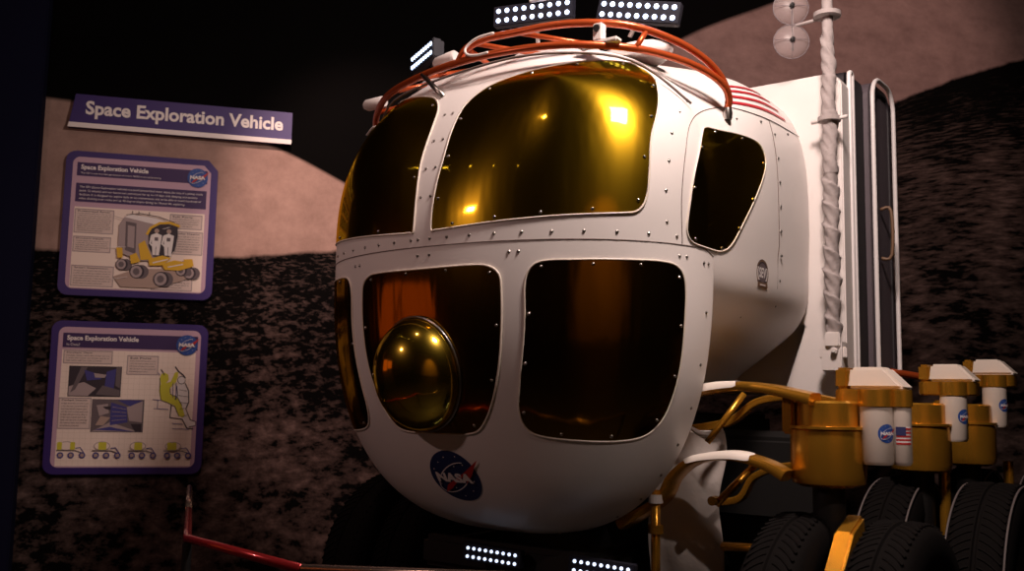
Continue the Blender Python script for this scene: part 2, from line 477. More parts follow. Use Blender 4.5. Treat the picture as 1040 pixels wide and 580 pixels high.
nasa(Print(), *f1(.865, .135), .073, NBLUE2).build('round_logo', e1, onface(.042))

def callout(e, f, x0, y0, x1, y1, head, n, seedtxt):
    pr = Print()
    R4(pr, f, x0 - .006, y0 - .008, x1 + .006, y1 + .006, PGREY2); R4(pr, f, x0, y0, x1, y1, CALL)
    hh = (y1 - y0) / (n + 1.6)
    T4(pr, f, head, x0 + .012, y0 + .2 * hh, x0 + .012 + min(.018 * len(head) * .75, x1 - x0 - .03), y0 + .95 * hh, INKD, .02)
    for i in range(n):
        s = seedtxt[(i * 11) % 20:][:34]
        T4(pr, f, s, x0 + .012, y0 + (1.35 + i) * hh, x1 - .012 - (.05 if i == n - 1 else .004 * (i % 3)), y0 + (1.95 + i) * hh, INK, .0)
    pr.build('callout', e, onface(.0374), .0003)
BT = 'module docks with the rover so crews work in shirtsleeves and walk out with suits'
callout(e1, f1, .085, .41, .325, .565, 'Pressurized Rover', 9, BT)
callout(e1, f1, .085, .60, .315, .695, 'Docking Hatch', 5, BT)
callout(e1, f1, .085, .80, .345, .93, 'Smart Suspension', 6, BT)
callout(e1, f1, .70, .41, .905, .50, 'Suit Ports', 4, BT)
callout(e1, f1, .695, .53, .915, .68, 'Modular Design', 7, BT)
callout(e1, f1, .60, .855, .86, .935, 'Work Package Interface', 3, BT)
# the rover picture of the upper panel
q = Print(); P_ = lambda pts: [f1(*t) for t in pts]
q.poly(P_([(.35, .86), (.50, .80), (.75, .79), (.88, .82), (.80, .87), (.62, .93), (.40, .93)]), PSAND)
for x, y, r in [(.40, .775, .042), (.50, .82, .052), (.845, .815, .045), (.66, .865, .056), (.79, .80, .04)]:
    a = f1(x, y); q.poly(circ(a[0] + .03, a[1], r, 18), PGREY); q.poly(circ(*a, r, 18), INKD)
    q.poly(circ(a[0] - .004, a[1], r * .78, 16, r * .86), PGREY2); q.poly(circ(a[0] - .004, a[1], r * .45, 14, r * .5), PGREY)
q.poly(P_([(.37, .50), (.40, .445), (.62, .48), (.66, .52), (.66, .74), (.52, .745), (.40, .70), (.37, .68)]), PGREY2)
q.poly(P_([(.40, .445), (.44, .425), (.60, .44), (.72, .475), (.62, .49)]), TXT)
q.poly(P_([(.41, .475), (.48, .485), (.485, .70), (.415, .675)]), PGREY); q.poly(P_([(.425, .50), (.47, .508), (.473, .66), (.43, .65)]), PGREY2)
q.line(P_([(.41, .43), (.50, .415), (.62, .43), (.73, .465)]), .006, INKD)
for x in (.45, .49, .56): q.line(P_([(x, .425), (x, .40)]), .005, INKD)
q.poly(P_([(.56, .53), (.60, .49), (.68, .475), (.75, .49), (.755, .56), (.74, .66), (.68, .72), (.60, .71), (.565, .64)]), INKD)
q.line(P_([(.55, .56), (.575, .51), (.63, .475), (.70, .468), (.765, .49)]), .018, PYEL)
for x in (.615, .695):
    q.poly([(a, b) for a, b in circ(*f1(x, .53), .017, 12)], PSAND)
    q.poly(P_([(x - .035, .56), (x, .545), (x + .035, .56), (x + .03, .62), (x + .022, .70), (x - .02, .70), (x - .028, .62)]), TXT)
    q.poly(P_([(x - .012, .575), (x + .012, .575), (x + .012, .60), (x - .012, .60)]), PGREY)
    q.line(P_([(x - .032, .565), (x - .04, .62), (x - .02, .64)]), .012, TXT); q.line(P_([(x, .64), (x, .70)]), .004, PGREY)
for poly in ([(.50, .63), (.54, .60), (.575, .68), (.60, .73), (.52, .74)], [(.57, .73), (.66, .70), (.72, .715), (.66, .77), (.58, .775)],
             [(.66, .76), (.74, .73), (.84, .74), (.86, .77), (.78, .80), (.68, .80)], [(.80, .72), (.86, .715), (.87, .765), (.82, .77)],
             [(.36, .66), (.40, .66), (.405, .73), (.37, .73)], [(.45, .71), (.49, .69), (.52, .75), (.46, .77)]):
    q.poly(P_(poly), PYEL)
q.line(P_([(.60, .755), (.70, .725)]), .008, TXT); q.line(P_([(.70, .78), (.80, .755)]), .008, TXT)
q.line(P_([(.325, .44), (.40, .46)]), .003, PGREY2); q.line(P_([(.315, .66), (.42, .655)]), .003, TXT)
q.line(P_([(.70, .50), (.655, .515)]), .003, TXT); q.line(P_([(.345, .88), (.44, .86)]), .003, TXT)
q.build('rover_picture', e1, onface(.0475), .0002)

e2, f2 = panel('info_panel', 'lower square info panel with cockpit pictures and small rover diagrams, under the other panel', -.848, 1.103, 1.073, 1.093)
P_ = lambda pts: [f2(*t) for t in pts]
p = Print(); R4(p, f2, .075, .19, .925, .945, CREAM)
for i in range(1, 24): x = .075 + i * .0354; p.line(P_([(x, .19), (x, .945)]), .0018, GRID)
for i in range(1, 21): y = .19 + i * .036; p.line(P_([(.075, y), (.925, y)]), .0018, GRID)
p.build('picture_field', e2, onface(.0362), .00002)
p = Print(); R4(p, f2, .075, .08, .935, .175, PURPD)
T4(p, f2, 'Space Exploration Vehicle', .10, .095, .55, .137, TXT, .03); T4(p, f2, 'In Detail', .10, .147, .18, .163, TXT, 0.)
p.build('header_print', e2, onface(.0372))
nasa(Print(), *f2(.865, .14), .075, NBLUE2).build('round_logo', e2, onface(.042))
callout(e2, f2, .09, .20, .385, .275, 'Cockpit View', 3, BT)
callout(e2, f2, .49, .225, .68, .34, 'Suit Ports', 5, BT)
callout(e2, f2, .08, .51, .27, .70, 'Cockpit Interior', 9, BT)
q = Print(); R4(q, f2, .125, .295, .455, .495, INKD)
for poly, m in (([(.13, .49), (.13, .43), (.22, .40), (.30, .44), (.25, .49)], PGREY2), ([(.20, .30), (.24, .30), (.17, .45), (.14, .47)], PGREY),
                ([(.22, .32), (.32, .35), (.33, .38), (.24, .39)], PBLUE), ([(.36, .33), (.42, .31), (.41, .45), (.35, .46)], PBLUE),
                ([(.30, .48), (.34, .42), (.45, .45), (.45, .49)], PGREY), ([(.28, .34), (.36, .35), (.35, .37), (.29, .37)], PGREY2), ([(.42, .30), (.45, .30), (.45, .44), (.42, .42)], PGREY)): q.poly(P_(poly), m)
q.build('cockpit_picture', e2, onface(.0372), .0003)
q = Print(); R4(q, f2, .28, .51, .61, .725, PGREY)
for poly, m in (([(.29, .72), (.40, .66), (.52, .70), (.58, .72)], PGREY2), ([(.40, .53), (.50, .56), (.51, .66), (.40, .68)], PBLUE), ([(.50, .56), (.60, .52), (.60, .66), (.52, .65)], PGREY2),
                ([(.44, .515), (.60, .515), (.52, .555)], PBLUE), ([(.30, .71), (.40, .69), (.55, .72)], PBLUE), ([(.31, .55), (.38, .54), (.39, .60), (.33, .62)], PGREY2),
                ([(.53, .67), (.60, .67), (.60, .72), (.56, .72)], INKD), ([(.35, .56), (.40, .555), (.40, .58), (.37, .575)], INKD), ([(.34, .62), (.40, .63), (.36, .68), (.31, .68)], PSAND)): q.poly(P_(poly), m)
for k in range(4): q.line(P_([(.41, .56 + .03 * k), (.50, .575 + .022 * k)]), .003, PGREY2)
q.build('cabin_picture', e2, onface(.0372), .0003)
q = Print()
g_ = lambda pts: [f2((x / 3.05 - 18) / 157, (y / 3.05 - 17) / 154) for x, y in pts]
q.poly(g_([(444, 246), (452, 238), (468, 240), (480, 262), (482, 300), (472, 318), (488, 352), (506, 358), (508, 368), (486, 378), (468, 350), (456, 318), (444, 296)]), TXT)
q.poly(g_([(445, 228), (450, 216), (460, 214), (468, 222), (467, 236), (456, 242), (447, 238)]), TXT)
q.poly(g_([(391, 222), (394, 210), (405, 206), (416, 212), (418, 228), (410, 238), (424, 234), (432, 216), (436, 204), (446, 202), (446, 216), (440, 236), (422, 256), (424, 272), (446, 282), (462, 306), (474, 338), (468, 346), (456, 340), (440, 308), (418, 298), (396, 290), (390, 262), (394, 240)]), PYG)
for w_, m_, pts in ((.010, INKD, [(436, 186), (446, 200), (462, 212), (470, 222)]), (.007, INKD, [(470, 238), (482, 262), (484, 296), (476, 318)]), (.007, INKD, [(392, 196), (400, 206), (404, 214)]),
                 (.008, INKD, [(430, 306), (428, 346), (466, 350), (482, 378), (502, 380)]), (.005, INKD, [(476, 318), (492, 352), (510, 358), (508, 370), (488, 374)]), (.005, INKD, [(444, 246), (448, 276), (440, 290)]),
                 (.004, INKD, circ(458, 228, 12, 14)), (.004, INKD, [(391, 222), (392, 262), (398, 292), (420, 300), (442, 312), (456, 342)]), (.004, INKD, [(424, 254), (426, 272), (448, 282), (464, 308)]),
                 (.004, PBLUE, [(372, 290), (396, 292)]), (.004, PBLUE, [(376, 318), (422, 320)]), (.004, PBLUE, [(388, 292), (388, 318)]), (.004, PBLUE, [(432, 236), (434, 284)]), (.005, PBLUE, [(442, 236), (444, 290)]),
                 (.004, PBLUE, [(436, 364), (470, 366)]), (.004, PBLUE, [(438, 380), (490, 382)]), (.004, PBLUE, [(390, 214), (384, 206)]),
                 (.003, INKD, [(452, 258), (478, 262)]), (.003, INKD, [(450, 276), (482, 280)]), (.003, INKD, [(456, 298), (480, 300)]), (.003, INKD, [(458, 318), (474, 316)]), (.003, INKD, [(466, 342), (484, 336)])):
    q.line(g_(pts), w_, m_)
q.build('suit_drawing', e2, onface(.0375), .0003)
q = Print()
for k, x in enumerate((.075, .295, .52, .745)):
    q.poly(circ(*f2(x + .065, .815), .055, 20, .032), PGREY2); q.poly(circ(*f2(x + .065, .815), .05, 20, .027), CREAM)
    for dx in ((.02, .10), (.055, .075), (.055, .075), (.04, .07))[k]: q.poly(rrect(*f2(x + dx - .012, .84), *f2(x + dx + .018, .79), .008), PYG)
    q.line(P_([(x + .005, .845), (x + .12, .845), (x + .165, .86)]), .007, PGREY); q.line(P_([(x + .12, .83), (x + .15, .825), (x + .175, .86)]), .006, PBLUE)
    for dx in (.03, .095, .165): q.poly(circ(*f2(x + dx, .875), .022, 14), PBLUE); q.poly(circ(*f2(x + dx, .875), .013, 12), PSAND)
q.build('rover_diagrams', e2, onface(.0375), .0003)

# ------------------------------------------------------------------ the vehicle
rov = empty('exploration_rover', 'large white space exploration rover with gold mirrored windows and roof lamps', 'rover', (-.419, 4.5, 0), R(-YAW))

# nose shell
NS, NT = 56, 144
V = [dome(0, 0)]; F = []
for i in range(1, NS + 1):
    s = (i / NS) ** 2.2 if i < NS else 1
    s = 1 - math.cos(math.pi / 2 * (i / NS)) ** 1.35 if i < NS else 1
    for k in range(NT): V.append(dome(max(s, 2e-4), 2 * math.pi * (k + .5) / NT - math.pi))
for k in range(NT): F.append((0, 1 + k, 1 + (k + 1) % NT))
for i in range(NS - 1):
    for k in range(NT):
        a = 1 + i * NT + k; b = 1 + i * NT + (k + 1) % NT; F.append((a, a + NT, b + NT, b))
# rolled rim going back inside
last = 1 + (NS - 1) * NT
for j, (sc, db) in enumerate(((.995, .018), (.96, .022), (.80, .022))):
    o = len(V)
    for k in range(NT):
        x, y, z = V[last + k]; V.append((x * sc, LD + db, ZB - .15 + (z - ZB + .15) * sc))
    pr_ = last if j == 0 else o - NT
    for k in range(NT): F.append((pr_ + k, o + k, o + (k + 1) % NT, pr_ + (k + 1) % NT))
nose = mesh('nose_shell', V, F, WHITE, rov, True); 
bm = bmesh.new(); bm.from_mesh(nose.data); bmesh.ops.recalc_face_normals(bm, faces=bm.faces); bm.to_mesh(nose.data); bm.free()
smooth_by_angle(nose, 50)

# cabin body behind the nose: same upper section, narrower belly
LOWSP = spline(list(zip(LOWX, LOWZ))[::-1], 24)
V = []; F = []; bs = [LD - .01, .88, .98, 1.08, 1.18, 1.28, 1.38, 1.48, 1.58, 1.7, 1.9, 2.0, 2.05]
for j, b in enumerate(bs):
    k_ = 1 - ([0.] * 10 + [.0, .004, .014])[j]
    for k in range(NT):
        t = 2 * math.pi * (k + .5) / NT - math.pi; c, sn = math.cos(t), math.sin(t)
        if sn >= 0:
            n = NUb(b); V.append((k_ * (CW - .002 + .01 * kb(b)) * math.copysign(abs(c) ** (2 / n), c), b, ZB + k_ * (HU + .05 * kb(b)) * abs(sn) ** (2 / n)))
        else:
            q_ = LOWSP[int(round((1 - (t + math.pi) / math.pi if t > -math.pi / 2 else (t + math.pi) / math.pi) * 2 * (len(LOWSP) - 1)))]
            V.append((k_ * math.copysign(q_[0], c), b, ZB + k_ * (q_[1] - ZB)))
for j in range(len(bs) - 1):
    for k in range(NT): F.append((j * NT + k, (j + 1) * NT + k, (j + 1) * NT + (k + 1) % NT, j * NT + (k + 1) % NT))
F.append(tuple((len(bs) - 1) * NT + k for k in range(NT)))
body = mesh('cabin_body', V, F, WHITE, rov, True)
bm = bmesh.new(); bm.from_mesh(body.data); bmesh.ops.recalc_face_normals(bm, faces=bm.faces); bm.to_mesh(body.data); bm.free()
smooth_by_angle(body, 50)

# windows: outlines in (azimuth, elevation) seen from the cabin's middle
WIN = {
 'up': [(.067, .19), (.071, .366), (.09, .542), (.098, .72), (.135, .84), (.25, .915), (.40, .938), (.578, .941), (.835, .923), (1.072, .898), (1.20, .875), (1.267, .80), (1.235, .711), (1.187, .618), (1.115, .485), (1.089, .348), (1.076, .262), (1.041, .205), (.968, .190), (.688, .187), (.416, .184), (.198, .178), (.10, .177)],
 'mid': [(-.462, -.141), (-.45, -.07), (-.40, -.032), (-.31, -.022), (0, -.024), (.31, -.022), (.40, -.032), (.45, -.07), (.462, -.141), (.464, -.295), (.450, -.465), (.412, -.611), (.350, -.715), (.27, -.765), (.10, -.785), (-.10, -.785), (-.27, -.765), (-.350, -.715), (-.412, -.611), (-.450, -.465), (-.464, -.295)],
 'low': [(.581, -.118), (.602, -.048), (.658, -.014), (.812, -.008), (1.009, -.004), (1.146, -.003), (1.224, -.02), (1.262, -.085), (1.267, -.241), (1.266, -.391), (1.252, -.502), (1.22, -.594), (1.15, -.654), (1.033, -.682), (.852, -.702), (.67, -.715), (.59, -.695), (.556, -.63), (.561, -.532), (.577, -.37), (.583, -.246)],
 'side': [(1.495, .580), (1.53, .598), (1.589, .605), (1.777, .595), (1.93, .567), (1.995, .53), (2.003, .47), (1.929, .385), (1.772, .243), (1.65, .135), (1.57, .096), (1.49, .085), (1.40, .086), (1.32, .094), (1.283, .122), (1.282, .185), (1.33, .355), (1.42, .50)],
}
def skin_patch(name, outl, m, parent, off, mirror=False, rings=14):
    ol = spline(outl, 5, True); c = np.mean(np.array(ol), 0); n = len(ol)
    sg = -1 if mirror else 1
    V = []; F = []
    def P3(a, e, o_):
        p = at(a, e, o_); return (p[0] * sg, p[1], p[2])
    for r in range(rings):
        k = (1 - (r / rings)) ; 
        for q_ in ol: a, e = c + (q_ - c) * k; V.append(P3(a, e, off))
    V.append(P3(*c, off))
    for r in range(rings - 1):
        for i in range(n): F.append((r * n + i, r * n + (i + 1) % n, (r + 1) * n + (i + 1) % n, (r + 1) * n + i))
    for i in range(n): F.append(((rings - 1) * n + i, (rings - 1) * n + (i + 1) % n, rings * n))
    o = len(V)                                                   # edge down into the shell
    for q_ in ol: V.append(P3(*q_, -.012))
    for i in range(n): F.append((i, o + i, o + (i + 1) % n, (i + 1) % n))
    ob = mesh(name, V, F, m, parent, True)
    bm = bmesh.new(); bm.from_mesh(ob.data); bmesh.ops.recalc_face_normals(bm, faces=bm.faces); bm.to_mesh(ob.data); bm.free()
    smooth_by_angle(ob, 50)
    rim = [P3(*(c + (q_ - c) * 1.012), .003) for q_ in ol]
    tube('window_bead', rim, .0045, EDGE, ob, 6, True)
    return ob

screw_me = None
def screw(p, nrm, r=.008, parent=None):
    global screw_me
    if screw_me is None:
        o = MB().lathe([(0, .006), (.6, .005), (1, .001), (1, -.004)], seg=8).build('screw', SCREW, rov, smooth=40)
        for v in o.data.vertices: v.co.x *= r; v.co.y *= r
        screw_me = o.data; bpy.data.objects.remove(o)
    o = bpy.data.objects.new('screw', screw_me)
    o.location = tuple(p); o.rotation_euler = Vector(nrm).to_track_quat('Z', 'Y').to_euler()
    link(o, parent or rov)

for key, name, m, sides in (('up', 'windshield', FILM, (False, True)), ('mid', 'centre_window', FILMD, (False,)),
                            ('low', 'lower_window', FILMD, (False, True)), ('side', 'side_window', FILM, (False, True))):
    for mir in sides:
        w_ = skin_patch(name, WIN[key], m, rov, .004, mir)
        # screws just inside the edge
        ol = np.array(spline(WIN[key], 12, True)); c = ol.mean(0); inn = c + (ol - c) * .955
        n = {'up': 15, 'mid': 11, 'low': 12, 'side': 9}[key]
        P3 = [at(*q_) for q_ in inn]; d = np.cumsum([0] + [np.linalg.norm(P3[i] - P3[i - 1]) for i in range(1, len(P3))])
        if mir: n = n // 2
        for k in range(n):
            i = int(np.searchsorted(d, d[-1] * (k + .5) / n)); i = min(i, len(inn) - 1)
            p = P3[i]; g = grad(p); p = p + g * .005
            screw((p[0] * (-1 if mir else 1), p[1], p[2]), (g[0] * (-1 if mir else 1), g[1], g[2]), parent=w_)

# bubble in the centre window
bp_ = at(-.045, -.535); bn = grad(bp_); bt = np.cross([0, 0, 1], bn); bt /= -np.linalg.norm(bt); bu = np.cross(bt, bn); bu /= np.linalg.norm(bu)
if bu[2] < 0: bu = -bu
V = []; F = []; ns, nt_ = 20, 48
for i in range(ns + 1):
    a = math.pi / 2 * i / ns
    for k in range(nt_):
        t = 2 * math.pi * k / nt_
        r_ = math.sin(a) ** .95
        V.append(bp_ + bt * .232 * r_ * math.cos(t) + bu * .262 * r_ * math.sin(t) + bn * (.20 * math.cos(a) + .0))
for i in range(ns):
    for k in range(nt_): F.append((i * nt_ + k, i * nt_ + (k + 1) % nt_, (i + 1) * nt_ + (k + 1) % nt_, (i + 1) * nt_ + k))
bub = mesh('bubble_window', V, F, BUBF, rov, True); bub['label'] = 'round gold bubble window'
bm = bmesh.new(); bm.from_mesh(bub.data); bmesh.ops.remove_doubles(bm, verts=bm.verts, dist=1e-5); bmesh.ops.recalc_face_normals(bm, faces=bm.faces); bm.to_mesh(bub.data); bm.free()
tube('bubble_ring', [bp_ + bt * .238 * math.cos(t) + bu * .268 * math.sin(t) + bn * .004 for t in np.linspace(0, 2 * math.pi, 49)[:-1]], .006, SCREW, bub, 6, True)

# seams on the skin
def skin_line(name, pts, r=.0022, n=10, closed=False):
    tube(name, [at(*q_, .0005) for q_ in spline(pts, n, closed)], r, SEAM, rov, 5, closed)
def az_at_z(x, b, z): return azel((x, b, z))
belt = []
for az in np.linspace(-1.5, 1.5, 50):
    d = np.array([math.sin(az), -math.cos(az), 0]); p = cast(np.array([0, .9, 2.385]), d); belt.append(p + grad(p) * .0005)
tube('belt_seam', belt, .0025, SEAM, rov, 5)
for az in np.concatenate([np.linspace(-1.32, -.08, 11), np.linspace(.16, 1.22, 9)]):
    d = np.array([math.sin(az), -math.cos(az), 0]); p = cast(np.array([0, .9, 2.42]), d); screw(p, grad(p))
for az in (-.03, .05): 
    for z in (2.345, 2.42): p = cast(np.array([0, .9, z]), np.array([math.sin(az), -math.cos(az), 0])); screw(p, grad(p))
for az in (.50, .545, 1.235, 1.275, -.50, -.545): p = cast(np.array([0, .9, 2.335]), np.array([math.sin(az), -math.cos(az), 0])); screw(p, grad(p))
for e_ in (.35, .5, .65, .8): 
    for sgn in (-.035, .035):
        p = at(sgn, e_); screw(p, grad(p))
# seam of the side panel around the side window and rivets along it
def side_pt(b, z, off=.0005):
    p = cast(np.array([0, b, z]), np.array([1., 0, 0])); return p + grad(p) * off
for mir in (1, -1):
    def SP(b, z, off=.0005): p = side_pt(b, z, off); return (p[0] * mir, p[1], p[2])
    tube('panel_seam', [SP(*q_) for q_ in spline([(.55, 2.39), (.55, 2.6), (.60, 2.80), (.70, 2.97), (.90, 3.09), (1.14, 3.17), (1.34, 3.19), (1.7, 3.20), (1.99, 3.20)], 6)], .0022, SEAM, rov, 5)
    tube('panel_seam', [SP(1.56, z) for z in np.linspace(3.19, 2.22, 14)], .0022, SEAM, rov, 5)
    tube('panel_seam', [SP(*q_) for q_ in spline([(.50, 2.385), (.60, 2.385), (.70, 2.385), (LD, 2.36)], 5)], .0022, SEAM, rov, 5)
def rivet(b, z): p = side_pt(b, z, 0); screw(p, grad(p))
for z in np.linspace(3.12, 2.2, 8): rivet(1.59, z)
for b, z in [(.47, 2.48), (.47, 2.62), (.50, 2.76), (.55, 2.90), (.66, 3.03), (.80, 3.12), (1.15, 3.12), (1.20, 3.12), (1.45, 3.16), (1.8, 3.17), (.70, 2.32), (.74, 2.32), (1.25, 2.12)]: rivet(b, z)
for t in np.linspace(-.15, -1.4, 9):
    p = np.array(dome(.93, t)); screw(p, grad(p))

# decals
def decal_fn(p0, mirror=False):
    n = grad(p0); t1 = np.cross([0, 0, 1.], n); t1 /= np.linalg.norm(t1)
    if t1[0] < 0 and abs(n[0]) < .8: t1 = -t1
    if abs(n[0]) >= .8 and t1[1] < 0: t1 = -t1
    t2 = np.cross(n, t1); t2 = t2 if t2[2] > 0 else -t2
    def f(u, v, h):
        q_ = p0 + t1 * u + t2 * v - n * .25; r_ = cast(q_, n, .6); return r_ + grad(r_) * (h + .001)
    return f
nasa(Print(), 0, 0, .145).build('round_logo', rov, decal_fn(at(.04, -.98)), .0005, sub=.03)
# mission patch on the side
pt = Print(); pt.poly(circ(0, 0, .078, 28, .072), INKD); pt.line(circ(0, 0, .070, 28, .065, 0, 359), .009, BRASS); pt.poly(circ(0, .004, .055, 20, .049), PGREY)
pt.text('SEV', -.044, -.022, .044, .030, NWHT, .03); pt.poly(rrect(-.062, -.072, .062, -.045, .008), BRASS); pt.line([(-.035, -.058), (.035, -.058)], .006, TXT)
pt.build('mission_patch', rov, decal_fn(side_pt(1.36, 2.345, 0)), .0005, sub=.03)
# red stripes of the flag along the shoulder
for s0, s1 in (((.98, 1.20, 3.215), (1.024, 1.84, 3.262)), ((.963, 1.23, 3.258), (1.0, 1.80, 3.308)), ((.945, 1.27, 3.30), (.965, 1.76, 3.352)), ((.92, 1.31, 3.335), (.93, 1.72, 3.388))):
    fl_ = []
    for k in np.linspace(0, 1, 12):
        q_ = np.array(s0) * (1 - k) + np.array(s1) * k; o_ = np.array([0, q_[1], 2.45])
        p = cast(o_, (q_ - o_) / np.linalg.norm(q_ - o_)); n_ = grad(p); tg = np.cross(n_, [0, 1, 0]); fl_.append((p + n_ * .002 - tg * .009, p + n_ * .002 + tg * .009))
    V = [q_[0] for q_ in fl_] + [q_[1] for q_ in fl_]; n = len(fl_)
    mesh('red_stripe', V, [(k, k + 1, n + k + 1, n + k) for k in range(n - 1)], STRIPE, rov)

# grey liner cover over the front of the roof, struts and rails
rail_lo = [(-1.02, .86, 2.98), (-1.05, .80, 3.12), (-1.02, .70, 3.24), (-.90, .58, 3.31), (-.66, .44, 3.35), (-.25, .32, 3.36), (.15, .29, 3.36), (.52, .35, 3.35), (.76, .53, 3.345), (.89, .74, 3.335), (.98, .90, 3.30), (1.03, 1.02, 3.25), (1.035, 1.08, 3.20), (1.02, 1.10, 3.15)]
tube('roof_rail', spline(rail_lo, 6), .019, ORANGE, rov, 10)
rail_hi = [(-.06, .30, 3.37), (-.02, .31, 3.43), (.07, .33, 3.465), (.2, .36, 3.475), (.5, .42, 3.48), (.75, .56, 3.465), (.90, .76, 3.42), (.98, .92, 3.36), (1.02, 1.02, 3.29), (1.035, 1.07, 3.22)]
tube('roof_rail', spline(rail_hi, 6), .019, ORANGE, rov, 10)
for a, b in (((-.02, .33, 3.43), (-.25, .95, 3.50)), ((-.38, .36, 3.36), (-.30, .80, 3.52)), ((-.62, .43, 3.35), (-.52, .80, 3.50)), ((.25, .37, 3.475), (.62, .95, 3.47)), ((.0, .35, 3.465), (.25, .95, 3.50)), ((.82, .64, 3.45), (.80, .57, 3.345)), ((-.90, .58, 3.31), (-.70, .85, 3.44))):
    tube('rail_brace', [a, b], .014, ORANGE, rov, 8)
for p0, p1 in (((-.33, .33, 3.36), at(-.17, .93)), ((1.02, 1.10, 3.14), (.99, 1.10, 3.08))):
    tube('rail_strut', [p0, tuple(p1)], .014, SCREW, rov, 8)
MB().lathe([(0, -.03), (.02, -.03), (.025, 0), (.02, .03), (0, .03)], c=(1.02, 1.10, 3.12), seg=12).build('rail_foot', SCREW, rov, smooth=40)
# roof pods and cables under the rails
for c, s_, rz in (((-.45, .80, 3.47), (.26, .10, .05), 20), ((.12, .86, 3.50), (.30, .16, .06), 0), ((.62, .86, 3.42), (.24, .14, .05), -15)):
    o = MB().lathe([(0, 1), (.5, .94), (.85, .6), (1, 0), (.9, -.6), (0, -.7)], seg=28).build('roof_pod', WHITE2, rov, smooth=50); o.location = c; o.scale = s_; o.rotation_euler = (0, 0, R(rz))
tube('cable', spline([(.16, .30, 3.47), (.06, .29, 3.46), (.0, .28, 3.42), (.02, .27, 3.38), (.08, .27, 3.365), (.15, .27, 3.365)], 6), .007, WHITE2, rov, 6)
tube('cable', spline([(-1.0, .60, 3.20), (-.88, .55, 3.22), (-.80, .60, 3.18), (-.86, .66, 3.14), (-.95, .64, 3.17)], 6), .007, WHITE2, rov, 6)
tube('cable', spline([(-.9, .6, 3.2), (-.55, .36, 3.27), (0, .27, 3.30), (.45, .31, 3.31), (.80, .52, 3.27), (.98, .78, 3.10)], 6), .006, SEAM, rov, 6)
# cameras
def camera_box(c, rz, tilt=0, upright=False):
    m_ = MB()
    if upright: m_.box((-.026, -.022, 0), (.026, .022, .085)); m_.box((-.11, -.025, -.022), (.11, .025, 0))
    else: m_.lathe([(0, -.085), (.028, -.085), (.034, -.07), (.036, .07), (.026, .085), (0, .085)], seg=20, axis=0)
    o = m_.build('roof_camera', WHITE2, rov, smooth=40, bevel=.006 if upright else 0); o.location = c; o.rotation_euler = (0, R(tilt), R(rz))
    g = MB().lathe([(0, -.008), (.016, -.008), (.018, 0), (.0, .004)], seg=16, axis=1).build('camera_lens', BLACK, o, smooth=40) if upright else MB().lathe([(0, -.016), (.022, -.016), (.027, 0), (0, .004)], seg=16, axis=0).build('camera_lens', BLACK, o, smooth=40)
    g.location = (0, -.024, .058) if upright else (-.087, 0, 0)
camera_box((.66, .47, 3.375), 0, upright=True)
camera_box((-.30, .48, 3.475), -12)
camera_box((-.96, .62, 3.385), -8, 4)

# lamp bars
led_me = MB().lathe([(0, -.004), (.011, -.003), (.015, 0), (.0155, .004)], seg=12, axis=1).build('x', LEDM); _m = led_me.data; bpy.data.objects.remove(led_me); led_me = _m
led_low = led_me.copy(); led_low.materials.clear(); led_low.materials.append(LEDL)
def lamp_bar(c, rz, rx=0, ry=0, w=.46, post=None, h=.055, ls=.85):
    m_ = MB().box((-w / 2, 0, -h), (w / 2, .05, h))
    for k in range(9): m_.box((-w / 2 + .02 + k * w / 9.2, .05, -h + .005), (-w / 2 + .03 + k * w / 9.2, .075, h - .005))
    o = m_.build('lamp_bar', HOUS, rov, bevel=.004); o.location = c; o.rotation_euler = (R(rx), R(ry), R(rz))
    for j in range(2):
        for k in range(9):
            l = bpy.data.objects.new('led', led_me if h > .05 else led_low); l.location = (-w / 2 + .03 + k * (w - .06) / 8, -.003, (-.48 * h, .48 * h)[j]); l.scale = (ls, 1, ls); link(l, o)
    if post: tube('lamp_bracket', [(0, .06, 0), post], .012, WHITE2, o, 8)
lamp_bar((.10, .70, 3.725), 14, ry=1, w=.45, post=(.0, .1, -.16))
lamp_bar((.735, .70, 3.585), 14, ry=11, w=.42, post=(-.05, .1, -.10))
lamp_bar((-.70, .72, 3.65), -24, ry=-3, w=.32, post=(.05, .1, -.14))
MB().box((-.05, -.03, 0), (.05, .03, .07)).build('lamp_mount', WHITE2, rov, bevel=.008, loc=(.13, .72, 3.775))
lamp_bar((.05, .5, .94), 14, ry=4, w=.31, h=.042, ls=.55)
lamp_bar((.67, .5, .945), 14, ry=4, w=.31, h=.042, ls=.55)

# aft bulkhead with deep side frame
aft = MB().prism(rrect(-1.235, 1.75, 1.235, 3.565, .10), 1, 2.56, 3.02)
aft = aft.build('aft_module', BULK, rov, smooth=30)
fr = MB()
poly = [(.90, 1.72), (1.04, 2.12), (.90, 2.3), (-.90, 2.3), (-1.04, 2.12), (-.90, 1.72), (-1.27, 1.72), (-1.27, 3.50), (-1.22, 3.565), (1.22, 3.565), (1.27, 3.50), (1.27, 1.72)]
fr.prism(poly, 1, 2.06, 2.21)
fr.build('bulkhead_plate', BULK, rov, bevel=.008)
MB().prism(rrect(-1.08, 1.76, 1.08, 3.5, .1), 1, 2.212, 2.56).build('bulkhead_core', BULK, rov)
def loop_side(x, b0, b1, z0, z1, r): return [(x, y, z) for y, z in rrect(b0, z0, b1, z1, r, 6)]
MB().prism(rrect(2.21, 1.73, 2.56, 3.62, .05), 0, 1.10, 1.235).build('side_groove', BULKD, rov)
MB().prism(rrect(2.56, 1.73, 3.02, 3.66, .12), 0, 1.10, 1.262).build('side_door_recess', BULKG, rov)
tube('frame_bead', loop_side(1.27, 2.20, 2.25, 1.74, 3.60, .02), .014, BEAD, rov, 8, True)
tube('frame_bead', loop_side(1.28, 2.60, 3.03, 1.76, 3.69, .14), .014, BEAD, rov, 10, True)
